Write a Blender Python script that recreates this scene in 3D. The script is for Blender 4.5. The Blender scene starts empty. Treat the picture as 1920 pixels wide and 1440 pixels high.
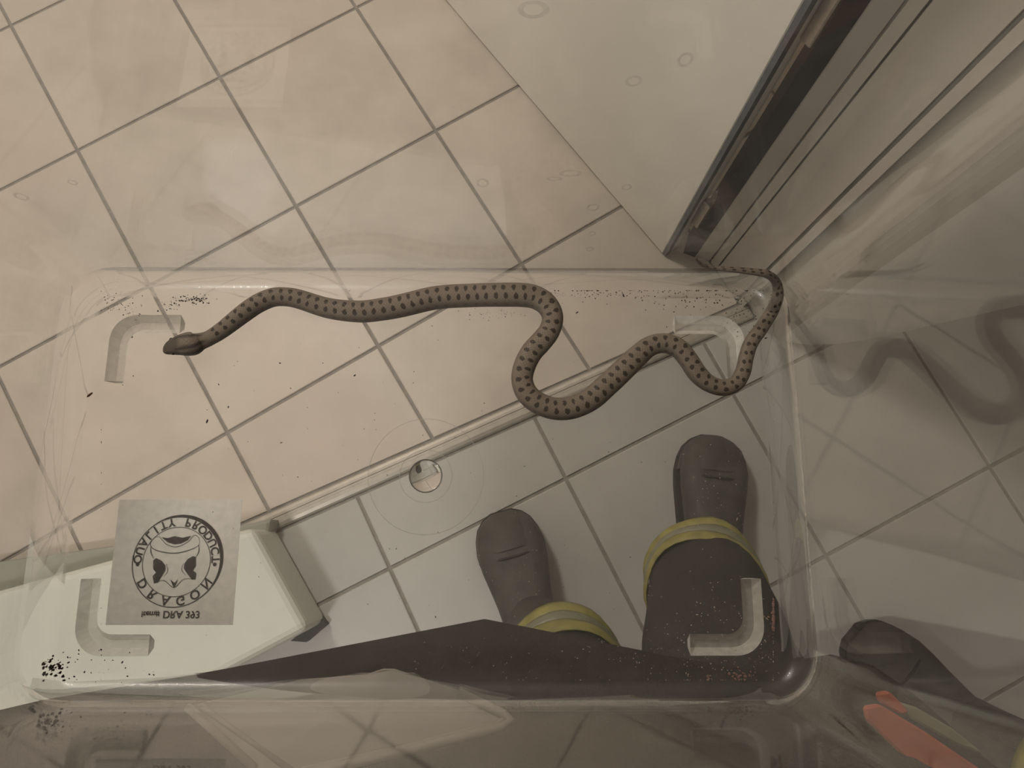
import bpy, bmesh, math, random
from mathutils import Vector, Matrix, noise
import numpy as np
random.seed(7)
sc = bpy.context.scene
C = sc.collection

# ------------------------------------------------------------------ camera
F, CX, CY = 1331.0, 960.0, 720.0          # focal length in pixels of the 1920x1440 frame
CAM_H = 1.33                              # phone held 1.33 m above the floor
NADIR = (952.0, 994.0)                    # where straight-down falls in the frame
_d = Vector(((NADIR[0]-CX)/F, (NADIR[1]-CY)/F, 1.0)).normalized()
_X = (Vector((1, 0, 0)) - _d*_d.x).normalized()
_Z = -_d
_Y = _Z.cross(_X)
def ray(px, py):
    c = Vector(((px-CX)/F, (py-CY)/F, 1.0))
    return Vector((c.dot(_X), c.dot(_Y), c.dot(_Z)))
def at(px, py, z):
    """point of the horizontal plane at height z that the photograph shows at px, py"""
    w = ray(px, py); k = (CAM_H - z)/-w.z
    return Vector((w.x*k, w.y*k, z))
cd = bpy.data.cameras.new('camera'); cam = bpy.data.objects.new('camera', cd); C.objects.link(cam)
cd.sensor_width = 36.0; cd.lens = 36.0*F/1920.0; cd.clip_start = 0.005
right = Vector((_X.x, _Y.x, _Z.x)); down = Vector((_X.y, _Y.y, _Z.y)); fwd = Vector((_X.z, _Y.z, _Z.z))
m = Matrix((right, -down, -fwd)).transposed().to_4x4(); m.translation = (0, 0, CAM_H)
cam.matrix_world = m
sc.camera = cam
# ------------------------------------------------------------------ world, exposure, light
w = bpy.data.worlds.new('world'); sc.world = w; w.use_nodes = True
w.node_tree.nodes['Background'].inputs[0].default_value = (1.0, 0.93, 0.84, 1)
w.node_tree.nodes['Background'].inputs[1].default_value = 0.05
sc.view_settings.view_transform = 'Standard'; sc.view_settings.look = 'None'
sc.view_settings.gamma = 1.0; sc.view_settings.use_curve_mapping = False
sc.view_settings.exposure = 0.0
sc.cycles.transparent_max_bounces = 32
sc.cycles.max_bounces = 7; sc.cycles.transmission_bounces = 6; sc.cycles.glossy_bounces = 4; sc.cycles.diffuse_bounces = 4
sc.cycles.caustics_refractive = True; sc.cycles.caustics_reflective = False
sc.cycles.sample_clamp_indirect = 3.0
sc.cycles.use_adaptive_sampling = True; sc.cycles.adaptive_threshold = 0.08; sc.cycles.adaptive_min_samples = 16
HALL_W, HALL_LOC, HALL_COL = 22.0, (-0.92, 1.18, 2.36), (1.0, 0.90, 0.80)     # lamp of the beige tiled room
ROOM_W, ROOM_LOC, ROOM_COL = 12.0, (-0.78, -0.86, 2.36), (1.0, 0.96, 0.91)     # lamp of the grey tiled room

# ------------------------------------------------------------------ materials
MATS = {}
def newmat(name):
    mt = bpy.data.materials.new(name); mt.use_nodes = True; mt.node_tree.nodes.clear()
    MATS[name] = mt
    nt = mt.node_tree
    out = nt.nodes.new('ShaderNodeOutputMaterial')
    return mt, nt, out
def N(nt, t, **kw):
    n = nt.nodes.new(t)
    for k, v in kw.items():
        if k.startswith('i_'):
            n.inputs[k[2:].replace('_', ' ')].default_value = v
        else: setattr(n, k, v)
    return n
def rgb(r, g, b):
    f = lambda c: (c/255/12.92) if c/255 <= .04045 else ((c/255+.055)/1.055)**2.4
    return (f(r), f(g), f(b), 1)
def plain(name, col, rough=0.6, var=0.12, scale=40.0, bump=0.0, bscale=200.0, spec=0.5, col2=None, metal=0.0, detail=4.0):
    mt, nt, out = newmat(name)
    p = N(nt, 'ShaderNodeBsdfPrincipled'); p.inputs['Roughness'].default_value = rough
    p.inputs['Specular IOR Level'].default_value = spec; p.inputs['Metallic'].default_value = metal
    tc = N(nt, 'ShaderNodeTexCoord'); nz = N(nt, 'ShaderNodeTexNoise'); nz.inputs['Scale'].default_value = scale; nz.inputs['Detail'].default_value = detail
    nt.links.new(tc.outputs['Object'], nz.inputs['Vector'])
    mx = N(nt, 'ShaderNodeMix', data_type='RGBA')
    c2 = col2 or tuple(c*(1-var) for c in col[:3])+(1,)
    mx.inputs[6].default_value = col; mx.inputs[7].default_value = c2
    rp = N(nt, 'ShaderNodeMapRange'); rp.inputs[1].default_value = .35; rp.inputs[2].default_value = .65
    nt.links.new(nz.outputs[0], rp.inputs[0]); nt.links.new(rp.outputs[0], mx.inputs[0])
    nt.links.new(mx.outputs[2], p.inputs['Base Color'])
    if bump:
        b2 = N(nt, 'ShaderNodeTexNoise'); b2.inputs['Scale'].default_value = bscale
        nt.links.new(tc.outputs['Object'], b2.inputs['Vector'])
        bp = N(nt, 'ShaderNodeBump'); bp.inputs['Strength'].default_value = bump; bp.inputs['Distance'].default_value = 0.002
        nt.links.new(b2.outputs[0], bp.inputs['Height']); nt.links.new(bp.outputs[0], p.inputs['Normal'])
    nt.links.new(p.outputs[0], out.inputs[0])
    return mt
def tile_mat(name, c1, c2, c3, rough):
    mt, nt, out = newmat(name)
    p = N(nt, 'ShaderNodeBsdfPrincipled'); p.inputs['Roughness'].default_value = rough
    tc = N(nt, 'ShaderNodeNewGeometry')
    n1 = N(nt, 'ShaderNodeTexNoise'); n1.inputs['Scale'].default_value = 7; n1.inputs['Detail'].default_value = 6; n1.inputs['Roughness'].default_value = .6
    n2 = N(nt, 'ShaderNodeTexNoise'); n2.inputs['Scale'].default_value = 2.3; n2.inputs['Detail'].default_value = 3
    for n in (n1, n2): nt.links.new(tc.outputs['Position'], n.inputs['Vector'])
    oi = N(nt, 'ShaderNodeObjectInfo')
    a = N(nt, 'ShaderNodeMix', data_type='RGBA'); a.inputs[6].default_value = c1; a.inputs[7].default_value = c2
    r1 = N(nt, 'ShaderNodeMapRange'); r1.inputs[1].default_value = .38; r1.inputs[2].default_value = .66
    nt.links.new(n1.outputs[0], r1.inputs[0]); nt.links.new(r1.outputs[0], a.inputs[0])
    b = N(nt, 'ShaderNodeMix', data_type='RGBA'); b.inputs[7].default_value = c3
    r2 = N(nt, 'ShaderNodeMapRange'); r2.inputs[1].default_value = .5; r2.inputs[2].default_value = .75; r2.inputs[4].default_value = .7
    nt.links.new(n2.outputs[0], r2.inputs[0]); nt.links.new(r2.outputs[0], b.inputs[0]); nt.links.new(a.outputs[2], b.inputs[6])
    hv = N(nt, 'ShaderNodeHueSaturation'); mr = N(nt, 'ShaderNodeMapRange'); mr.inputs[3].default_value = .96; mr.inputs[4].default_value = 1.03
    nt.links.new(oi.outputs['Random'], mr.inputs[0]); nt.links.new(mr.outputs[0], hv.inputs['Value']); nt.links.new(b.outputs[2], hv.inputs['Color'])
    nt.links.new(hv.outputs[0], p.inputs['Base Color'])
    nt.links.new(p.outputs[0], out.inputs[0])
    return mt
def clear_mat(name, tint=(.99, .99, .985, 1), rough=.02, haze=.02, haze_col=(.75, .7, .62, 1), ior=1.5, wav=.0, speck=0.0):
    """clear moulded plastic: see-through, mirror-like at grazing angles, faintly hazy"""
    mt, nt, out = newmat(name)
    g = N(nt, 'ShaderNodeNewGeometry')
    io = N(nt, 'ShaderNodeMix', data_type='FLOAT'); io.inputs[2].default_value = ior; io.inputs[3].default_value = 1/ior
    nt.links.new(g.outputs['Backfacing'], io.inputs[0])
    fr = N(nt, 'ShaderNodeFresnel'); nt.links.new(io.outputs[0], fr.inputs['IOR'])
    tr = N(nt, 'ShaderNodeBsdfTransparent'); tr.inputs[0].default_value = tint
    gl = N(nt, 'ShaderNodeBsdfGlossy'); gl.inputs['Roughness'].default_value = rough
    if wav:
        nz = N(nt, 'ShaderNodeTexNoise'); nz.inputs['Scale'].default_value = 22; nz.inputs['Detail'].default_value = 1
        nt.links.new(g.outputs['Position'], nz.inputs['Vector'])
        bp = N(nt, 'ShaderNodeBump'); bp.inputs['Strength'].default_value = wav; bp.inputs['Distance'].default_value = .002
        nt.links.new(nz.outputs[0], bp.inputs['Height']); nt.links.new(bp.outputs[0], gl.inputs['Normal'])
    mx = N(nt, 'ShaderNodeMixShader'); nt.links.new(fr.outputs[0], mx.inputs[0])
    nt.links.new(tr.outputs[0], mx.inputs[1]); nt.links.new(gl.outputs[0], mx.inputs[2])
    df = N(nt, 'ShaderNodeBsdfDiffuse'); df.inputs[0].default_value = haze_col
    n3 = N(nt, 'ShaderNodeTexNoise'); n3.inputs['Scale'].default_value = 60; n3.inputs['Detail'].default_value = 8; n3.inputs['Roughness'].default_value = .75
    nt.links.new(g.outputs['Position'], n3.inputs['Vector'])
    r3 = N(nt, 'ShaderNodeMapRange'); r3.inputs[1].default_value = .3; r3.inputs[2].default_value = .75; r3.inputs[3].default_value = haze*.5; r3.inputs[4].default_value = haze*1.6
    nt.links.new(n3.outputs[0], r3.inputs[0])
    m2 = N(nt, 'ShaderNodeMixShader'); nt.links.new(r3.outputs[0], m2.inputs[0]); nt.links.new(mx.outputs[0], m2.inputs[1]); nt.links.new(df.outputs[0], m2.inputs[2])
    nt.links.new(m2.outputs[0], out.inputs[0])
    return mt
def glass_mat(name, col=(.97, .97, .96, 1), rough=0.0, ior=1.5):
    mt, nt, out = newmat(name)
    g = N(nt, 'ShaderNodeBsdfGlass'); g.inputs['Color'].default_value = col; g.inputs['Roughness'].default_value = rough; g.inputs['IOR'].default_value = ior
    nt.links.new(g.outputs[0], out.inputs[0])
    return mt
def veil_mat(name, col, opac, rough=.5):
    """half see-through sheet (frosted plastic, thin paper, smears)"""
    mt, nt, out = newmat(name)
    tr = N(nt, 'ShaderNodeBsdfTransparent'); df = N(nt, 'ShaderNodeBsdfDiffuse'); df.inputs[0].default_value = col
    nz = N(nt, 'ShaderNodeTexNoise'); nz.inputs['Scale'].default_value = 300; g = N(nt, 'ShaderNodeNewGeometry')
    nt.links.new(g.outputs['Position'], nz.inputs['Vector'])
    mr = N(nt, 'ShaderNodeMapRange'); mr.inputs[1].default_value = .3; mr.inputs[2].default_value = .7; mr.inputs[3].default_value = max(0, opac-.08); mr.inputs[4].default_value = min(1, opac+.08)
    nt.links.new(nz.outputs[0], mr.inputs[0])
    mx = N(nt, 'ShaderNodeMixShader'); nt.links.new(mr.outputs[0], mx.inputs[0]); nt.links.new(tr.outputs[0], mx.inputs[1]); nt.links.new(df.outputs[0], mx.inputs[2])
    nt.links.new(mx.outputs[0], out.inputs[0])
    return mt
def emit_mat(name, col, s):
    mt, nt, out = newmat(name)
    e = N(nt, 'ShaderNodeEmission'); e.inputs[0].default_value = (*col, 1); e.inputs[1].default_value = s
    nt.links.new(e.outputs[0], out.inputs[0]); return mt

M_TILE_B = tile_mat('beige_tile', (.60, .54, .47, 1), (.52, .465, .40, 1), (.60, .50, .43, 1), .46)
M_TILE_G = tile_mat('grey_tile', (.50, .49, .46, 1), (.455, .445, .415, 1), (.48, .47, .445, 1), .36)
M_GROUT = plain('grout', (.32, .295, .262, 1), .9, .2, 60)
M_WHITE = plain('white_paint', (.86, .83, .76, 1), .45, .05, 6)
M_WALL = plain('wall_plaster', (.86, .84, .79, 1), .75, .06, 8)
M_CEIL = plain('ceiling_paint', (.90, .88, .84, 1), .9, .04, 5)
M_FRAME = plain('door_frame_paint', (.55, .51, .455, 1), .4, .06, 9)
M_SEAL_SHADE = plain('seal_rubber_and_shade', (.03, .03, .034, 1), .6, .3, 90)
M_EDGE = plain('blue_grey_edge', (.13, .145, .165, 1), .4, .2, 60)
M_STEEL = plain('brushed_steel', (.55, .52, .48, 1), .35, .15, 120, metal=1.0)
M_STRIP = plain('threshold_metal', (.50, .46, .40, 1), .38, .12, 70, metal=.3)
M_STEP = plain('white_enamel', (.66, .67, .60, 1), .4, .07, 6)
M_LEDGE = plain('grey_green_ledge', (.33, .33, .28, 1), .5, .1, 10)
M_CLEAR = clear_mat('clear_plastic_wall', haze=.03, wav=.03, rough=.03, ior=1.65)
M_CLEARB = clear_mat('clear_plastic_base', haze=.03, rough=.03, ior=1.45)
M_GLASS = glass_mat('clear_plastic_thick')
M_CURVE = clear_mat('clear_plastic_curve', haze=.04, rough=.30, ior=1.6)
_nt = M_CURVE.node_tree; _out = [n for n in _nt.nodes if n.type == 'OUTPUT_MATERIAL'][0]; _src = _out.inputs[0].links[0].from_socket
_g = N(_nt, 'ShaderNodeBsdfGlass'); _g.inputs['IOR'].default_value = 1.22; _g.inputs['Roughness'].default_value = .03; _mx = N(_nt, 'ShaderNodeMixShader'); _mx.inputs[0].default_value = .45
_nt.links.new(_src, _mx.inputs[1]); _nt.links.new(_g.outputs[0], _mx.inputs[2]); _nt.links.new(_mx.outputs[0], _out.inputs[0])
M_DOME = glass_mat('clear_plastic_dome', ior=1.2)
M_FROST = veil_mat('frosted_plastic', (.76, .73, .67, 1), .50)
M_FROST2 = veil_mat('frosted_plastic_bevel', (.92, .89, .83, 1), .66)
M_RIM = veil_mat('mould_line', (.80, .76, .68, 1), .45)
M_LABEL = veil_mat('label_paper', (.97, .94, .89, 1), .92)
M_INK = veil_mat('label_ink', (.060, .052, .055, 1), .90)
M_SMEAR = veil_mat('water_mark', (.42, .37, .31, 1), .16)
M_DIRT = plain('dark_soil', (.035, .026, .020, 1), .9, .4, 300)
M_DIRTB = plain('brown_husk', (.20, .11, .05, 1), .8, .3, 300)
M_DUST = plain('pale_dust', (.55, .47, .40, 1), .9, .2, 300)
M_DUSTP = plain('pink_dust', (.36, .22, .19, 1), .9, .2, 300)
M_JACKET = plain('dark_jacket_cloth', (.030, .026, .025, 1), .85, .35, 160, bump=.5, bscale=700, spec=.2)
M_TROUSER = plain('dark_trouser_cloth', (.038, .036, .036, 1), .85, .3, 120, bump=.5, bscale=600, spec=.2)
M_BOOT = plain('black_boot_leather', (.070, .068, .060, 1), .55, .35, 45, bump=.3, bscale=400, spec=.3)
M_SOLE = plain('boot_sole_rubber', (.018, .018, .018, 1), .8, .2, 60)
M_YELLOW = plain('yellow_reflective_tape', (.34, .305, .085, 1), .55, .3, 50)
M_SILVER = plain('silver_reflective_tape', (.24, .235, .16, 1), .4, .2, 80)
M_ORANGE = plain('orange_reflective_tape', (.62, .13, .055, 1), .55, .35, 45)
M_SKIN = plain('skin', (.50, .33, .25, 1), .5, .1, 30)
M_HAIR = plain('brown_hair', (.05, .03, .02, 1), .6, .3, 90)
M_EYEW = plain('eye_white', (.75, .72, .68, 1), .2, .02, 30)
M_IRIS = plain('eye_iris', (.03, .02, .015, 1), .2, .1, 30)
M_SHADE = plain('lamp_housing', (.7, .68, .64, 1), .5, .03, 10)

# ------------------------------------------------------------------ helpers
def link(o, parent=None):
    C.objects.link(o)
    if parent is not None: o.parent = parent
    return o
def obj(name, verts, faces, mat, parent=None, smooth=False, mats=None, fmat=None):
    me = bpy.data.meshes.new(name); me.from_pydata([tuple(v) for v in verts], [], faces)
    for mt in (mats or [mat]): me.materials.append(mt)
    if fmat: me.polygons.foreach_set('material_index', fmat)
    bm = bmesh.new(); bm.from_mesh(me); bmesh.ops.recalc_face_normals(bm, faces=bm.faces); bm.to_mesh(me); bm.free()
    if smooth: me.polygons.foreach_set('use_smooth', [True]*len(me.polygons))
    me.update()
    return link(bpy.data.objects.new(name, me), parent)
def empty(name, loc=(0, 0, 0)):
    o = bpy.data.objects.new(name, None); o.location = loc; o.empty_display_size = .05
    return link(o)
def tag(o, label=None, cat=None, group=None, kind=None):
    if label: o['label'] = label
    if cat: o['category'] = cat
    if group: o['group'] = group
    if kind: o['kind'] = kind
    return o
def keep(child, parent):
    """parent a child whose mesh is in world coordinates"""
    child.parent = parent; child.matrix_parent_inverse = Matrix.Translation(-Vector(parent.location))
    return child
def bevel(o, wd, seg=2, angle=.6):
    b = o.modifiers.new('bevel', 'BEVEL'); b.width = wd; b.segments = seg; b.limit_method = 'ANGLE'; b.angle_limit = angle
    return o
def prism(poly, z0, z1):
    n = len(poly)
    v = [(p[0], p[1], z0) for p in poly]+[(p[0], p[1], z1) for p in poly]
    f = [tuple(range(n-1, -1, -1)), tuple(range(n, 2*n))]+[(i, (i+1) % n, n+(i+1) % n, n+i) for i in range(n)]
    return v, f
def loft(rings, cap0=True, cap1=True, closed=True):
    n = len(rings[0]); v = [tuple(p) for r in rings for p in r]; f = []
    for i in range(len(rings)-1):
        for j in range(n if closed else n-1):
            k = (j+1) % n
            f.append((i*n+j, i*n+k, (i+1)*n+k, (i+1)*n+j))
    if closed and cap0: f.append(tuple(range(n-1, -1, -1)))
    if closed and cap1: f.append(tuple((len(rings)-1)*n+j for j in range(n)))
    return v, f
def merge(*parts):
    V, Fc = [], []
    for v, f in parts:
        o = len(V); V += list(v); Fc += [tuple(i+o for i in q) for q in f]
    return V, Fc
def catmull(P, per):
    P = [np.array(p, float) for p in P]; out = []
    Q = [2*P[0]-P[1]]+P+[2*P[-1]-P[-2]]
    for i in range(1, len(Q)-2):
        for k in range(per):
            t = k/per; a, b, c, d = Q[i-1:i+3]
            out.append(.5*((2*b)+(c-a)*t+(2*a-5*b+4*c-d)*t*t+(3*b-a-3*c+d)*t**3))
    out.append(P[-1]); return out
def ellring(c, rx, ry, n=24, axis=(0, 0, 1), xdir=(1, 0, 0), pw=2.0):
    a = Vector(axis).normalized(); x = Vector(xdir); x = (x-a*x.dot(a)).normalized(); y = a.cross(x)
    out = []
    for i in range(n):
        t = 2*math.pi*i/n; ct, st = math.cos(t), math.sin(t)
        e = 2/pw
        out.append(Vector(c)+x*(rx*math.copysign(abs(ct)**e, ct))+y*(ry*math.copysign(abs(st)**e, st)))
    return out

# ------------------------------------------------------------------ floors
RX0, RX1, RY0, RY1, CEIL = -1.9, 1.9, -1.9, 2.3, 2.45
T0, T1 = Vector((-.43, .035, 0)), Vector((.465, .437, 0))       # far edge line of the threshold
tdir = (T1-T0).normalized(); tnor = Vector((-tdir.y, tdir.x, 0))
def clip(poly, p0, nrm):
    out = []
    for i in range(len(poly)):
        a, b = poly[i], poly[(i+1) % len(poly)]
        da, db = (a-p0).dot(nrm), (b-p0).dot(nrm)
        if da >= 0: out.append(a)
        if da*db < 0: out.append(a+(b-a)*(da/(da-db)))
    return out
def area(poly): return abs(sum(poly[i].x*poly[(i+1) % len(poly)].y-poly[(i+1) % len(poly)].x*poly[i].y for i in range(len(poly))))/2
def tile_mesh(poly, mat, name='tile'):
    """slab with a softened top edge; poly is relative to the tile's origin"""
    c = sum(poly, Vector())/len(poly)
    ins = [p+(c-p).normalized()*.0022 for p in poly]
    n = len(poly)
    v = [(p.x, p.y, -.006) for p in poly]+[(p.x, p.y, -.0012) for p in poly]+[(p.x, p.y, 0) for p in ins]
    f = [tuple(range(2*n, 3*n))]
    for r in (0, 1): f += [(r*n+i, r*n+(i+1) % n, (r+1)*n+(i+1) % n, (r+1)*n+i) for i in range(n)]
    me = bpy.data.meshes.new(name); me.from_pydata(v, [], f); me.materials.append(mat); me.update()
    return me
def lay_tiles(floor, org, su, sv, ang, keep_side, p0, mat, gap, lim):
    u = Vector((math.cos(ang), math.sin(ang), 0)); v = Vector((u.y, -u.x, 0))
    g = gap/2
    full = [u*g+v*g, u*(su-g)+v*g, u*(su-g)+v*(sv-g), u*g+v*(sv-g)]
    fm = tile_mesh(full, mat)
    for i in range(-16, 17):
        for j in range(-16, 17):
            o = Vector(org)+u*(su*i)+v*(sv*j)
            poly = [o+q for q in full]
            a0 = area(poly)
            for q0, nr in [(p0, keep_side)]+lim:
                poly = clip(poly, q0, nr)
                if len(poly) < 3: break
            if len(poly) < 3 or area(poly) < 2e-4: continue
            me = fm if abs(area(poly)-a0) < 1e-7 else tile_mesh([q-o for q in poly], mat)
            t = bpy.data.objects.new('tile', me); t.location = (o.x, o.y, 0); link(t, floor)
lims = [(Vector((RX0, 0, 0)), Vector((1, 0, 0))), (Vector((RX1, 0, 0)), Vector((-1, 0, 0))), (Vector((0, RY0, 0)), Vector((0, 1, 0))), (Vector((0, RY1, 0)), Vector((0, -1, 0)))]
v, f = prism([(RX0-.1, RY0-.1), (RX1+.1, RY0-.1), (RX1+.1, RY1+.1), (RX0-.1, RY1+.1)], -.12, -.0035)
floor = tag(obj('floor', v, f, M_GROUT), 'tiled floor, beige beyond the threshold strip and grey under the boots', kind='structure')
TW = .034                                                     # width of the threshold strip
lay_tiles(floor, (-.6037, .9293, 0), .3246, .340, math.radians(31.3), tnor, T0+tnor*.005, M_TILE_B, .0065, lims)
lay_tiles(floor, (.1085, .0940, 0), .3606, .338, math.radians(26.7), -tnor, T0-tnor*(TW+.006), M_TILE_G, .0065, lims)
# threshold strip: low domed metal profile
thr = []
tprof = [(0, -.003), (0, .001), (.003, .004), (.008, .0055), (.0125, .0055), (.0135, .0035), (.0175, .0035), (.0185, .0055), (.025, .0055), (.031, .004), (TW, .001), (TW, -.003)]
for p in (T0-tdir*1.6, T1): thr.append([p-tnor*q+Vector((0, 0, h)) for q, h in tprof])
v, f = loft(thr)
tag(obj('trim_1', v, f, M_STRIP), 'narrow metal threshold strip between beige and grey tiles', kind='structure')

# ------------------------------------------------------------------ walls, ceiling
def wallbox(name, x0, y0, x1, y1, label, z0=0, z1=CEIL, mat=None):
    v, f = prism([(x0, y0), (x1, y0), (x1, y1), (x0, y1)], z0, z1)
    return tag(obj(name, v, f, mat or M_WALL), label, kind='structure')
wallbox('wall_left', RX0-.12, RY0-.12, RX0, RY1+.12, 'plain plaster wall at the left of the room')
wallbox('wall_back', RX0, RY1, RX1, RY1+.12, 'plain plaster wall behind the open door')
wallbox('wall_front', RX0, RY0-.12, RX1, RY0, 'plain plaster wall behind the people')
wallbox('wall_right', RX1, RY0-.12, RX1+.12, RY1+.12, 'plain plaster wall at the far right')
wallbox('ceiling', RX0-.12, RY0-.12, RX1+.12, RY1+.12, 'white painted ceiling', CEIL, CEIL+.1, M_CEIL)
_pc = Vector((.527, .322, 0)); _pi = _pc+(Vector((.470, .432, 0))-_pc).normalized()*.085; _po = _pc+(Vector((1.9, .640, 0))-_pc).normalized()*.22
arc = [tuple((_pi*(1-t)**2+_pc*(2*t*(1-t))+_po*t*t)[:2]) for t in [i/20 for i in range(21)]]      # softly rounded wall corner
jam = [(.398, .548), (.425, .508), (.470, .432)]+arc+[(1.9, .640), (1.9, .95), (.62, .72)]
M_WALL_LIFT = plain('lightened_wall_face', (.82, .80, .76, 1), .6, .04, 8)
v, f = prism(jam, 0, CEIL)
fmw = [1]*11+[0]*15+[1]*(len(f)-26)  # light evened out in the colour: shaded face lighter, lit reveal darker
tag(obj('wall_door_side', v, f, None, None, False, [M_WALL_LIFT, M_FRAME], fmw), 'pale wall right of the doorway meeting the grey tiles', kind='structure')

# door frame: upright with profile strips, dark seal in the rebate
def upright(name, poly, mat, z1, parent, z0=0.0):
    v, f = prism(poly, z0, z1); return keep(obj(name, v, f, mat), parent)
fr = empty('trim_2', (.42, .52, 0)); tag(fr, 'pale door frame upright with a black rebate seal', kind='structure')
upright('frame_upright', [(.372, .533), (.400, .524), (.412, .560), (.384, .575)], M_FRAME, 2.06, fr)
upright('rebate_seal', [(.349, .5405), (.3715, .5315), (.3825, .5685), (.3605, .5785)], M_SEAL_SHADE, 2.03, fr)
upright('architrave_bead', [(.402, .521), (.411, .507), (.419, .513), (.411, .527)], M_FRAME, 2.08, fr)
upright('architrave', [(.413, .5045), (.449, .445), (.461, .453), (.426, .510)], M_FRAME, 2.10, fr)
upright('architrave_bead', [(.452, .440), (.459, .4275), (.469, .434), (.463, .446)], M_FRAME, 2.08, fr)
# open door leaf
dd = Vector((-.607, .794, 0)); dn = Vector((.794, .607, 0))
h0 = Vector((.308, .534, 0)); h1 = h0+dd*.82
door = empty('door_1', h0); tag(door, 'white door standing open into the beige tiled room', kind='structure')
def dpoly(a, b, t0, t1): return [tuple((h0+dd*a+dn*t0)[:2]), tuple((h0+dd*b+dn*t0)[:2]), tuple((h0+dd*b+dn*t1)[:2]), tuple((h0+dd*a+dn*t1)[:2])]
v, f = prism(dpoly(.004, .82, 0, .038), .006, 2.02); keep(bevel(obj('door_leaf', v, f, M_WHITE), .0015, 1), door)
v, f = prism(dpoly(-.004, .0035, .001, .014), .006, 2.02); keep(obj('edge_seal', v, f, M_EDGE), door)
v, f = prism(dpoly(-.003, .0035, .0145, .0375), .006, 2.02); keep(obj('edge_lipping', v, f, M_WHITE), door)
for hz in (.13, .62, 1.05, 1.62):
    v, f = prism(dpoly(-.020, -.0035, .026, .062), hz, hz+.085); hg = keep(bevel(obj('hinge', v, f, M_STEEL), .002, 2), door)
    k0 = h0-dd*.012+dn*.046
    v, f = loft([ellring((k0.x, k0.y, hz-.008), .007, .007, 14), ellring((k0.x, k0.y, hz+.093), .007, .007, 14)])
    obj('hinge_pin', v, f, M_STEEL).parent = hg

# low white step beside the threshold
st = [(-1.5, -.27), (-.823, -.094), (-.648, -.046), (-.424, .004), (-.322, -.157), (-1.5, -.77)]
stp = empty('white_step', (-.85, -.25, 0)); tag(stp, 'low white block with rounded edges on the grey floor beside the threshold', 'step')
v, f = prism(st, .0, .122); keep(bevel(obj('step_body', v, f, M_STEP), .014, 3), stp)
cst = Vector((-.9, -.28, 0))
def inset(poly, d):
    n = len(poly); out = []
    for i in range(n):
        a, b, c = (Vector((*poly[k % n], 0)) for k in (i-1, i, i+1))
        e1 = (b-a).normalized(); e2 = (c-b).normalized()
        n1 = Vector((e1.y, -e1.x, 0)); n2 = Vector((e2.y, -e2.x, 0))
        bs = (n1+n2).normalized(); q = b+bs*(d/max(.3, bs.dot(n1))); out.append((q.x, q.y))
    return out
sk = [(-1.5, -.20), (-.92, -.058), (-.538, -.006), (-.418, .020), (-.424, -.02), (-.648, -.07), (-1.5, -.29)]
v, f = prism(sk, .0, .050); keep(bevel(obj('step_ledge', v, f, M_LEDGE), .006, 2), stp)
v, f = prism([(-.33, -.150), (-.318, -.163), (-.352, -.192), (-.380, -.190)], .0, .020); keep(obj('step_corner_shade', v, f, M_SEAL_SHADE), stp)  # dark wedge laid down for the shadow in the gap at the step's corner

# ------------------------------------------------------------------ the clear plastic box
BZ = 1.0                                          # inside face of its floor
BX0, BX1, BY0, BY1 = -.2085, .1310, -.0705, .1205 # inside corner lines of the floor
BC = Vector(((BX0+BX1)/2, (BY0+BY1)/2, BZ))
TH = .0025; RC = .020; RF = .009; BH = .245; DRAFT = .0165/.245
box = empty('plastic_box', (BC.x, BC.y, BZ-.0125))
tag(box, 'clear plastic keeping box with tapered walls, held above the floor around the snake', 'plastic box')
def rring(d, z, rc, k=8):
    """rounded rectangle pushed out by d; returns list of (point, side) with sides 0..7 (odd = corners)"""
    out = []
    cs = [(BX1, BY1, 0), (BX0, BY1, 90), (BX0, BY0, 180), (BX1, BY0, 270)]
    for ci, (x, y, a0) in enumerate(cs):
        sx = 1 if x == BX1 else -1; sy = 1 if y == BY1 else -1
        cx, cy = x-sx*rc, y-sy*rc
        for i in range(k+1):
            a = math.radians(a0+90*i/k)
            out.append(Vector((cx+(rc+d)*math.cos(a), cy+(rc+d)*math.sin(a), z)))
    return out
K = 8
NR = 4*(K+1)
def profile(off):
    """(push-out, height) up the wall; off = outward thickness"""
    pr = []
    R = RF; r = R+off
    tmax = math.pi/2-math.atan(DRAFT)
    for i in range(9):
        t = tmax*i/8
        pr.append((-R+r*math.sin(t), BZ+R-r*math.cos(t)))
    d0, z0 = pr[-1]
    for q in (.02, .06, .12, .18, BH):
        pr.append((d0+DRAFT*(BZ+q-z0), BZ+q))
    return pr
pin, pout = profile(0), profile(TH)
NF = 9
inner = [rring(d, z, RC) for d, z in pin]; outer = [rring(d, z, RC) for d, z in pout]
idx = [i for i in range(NR)]
# floor panel: inner face, outer face
def fan(ring): return [tuple(p) for p in ring], [tuple(range(len(ring)))]
keep(obj('base_panel', *merge(fan(inner[0]), fan(outer[0])), M_CLEARB), box)
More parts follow.
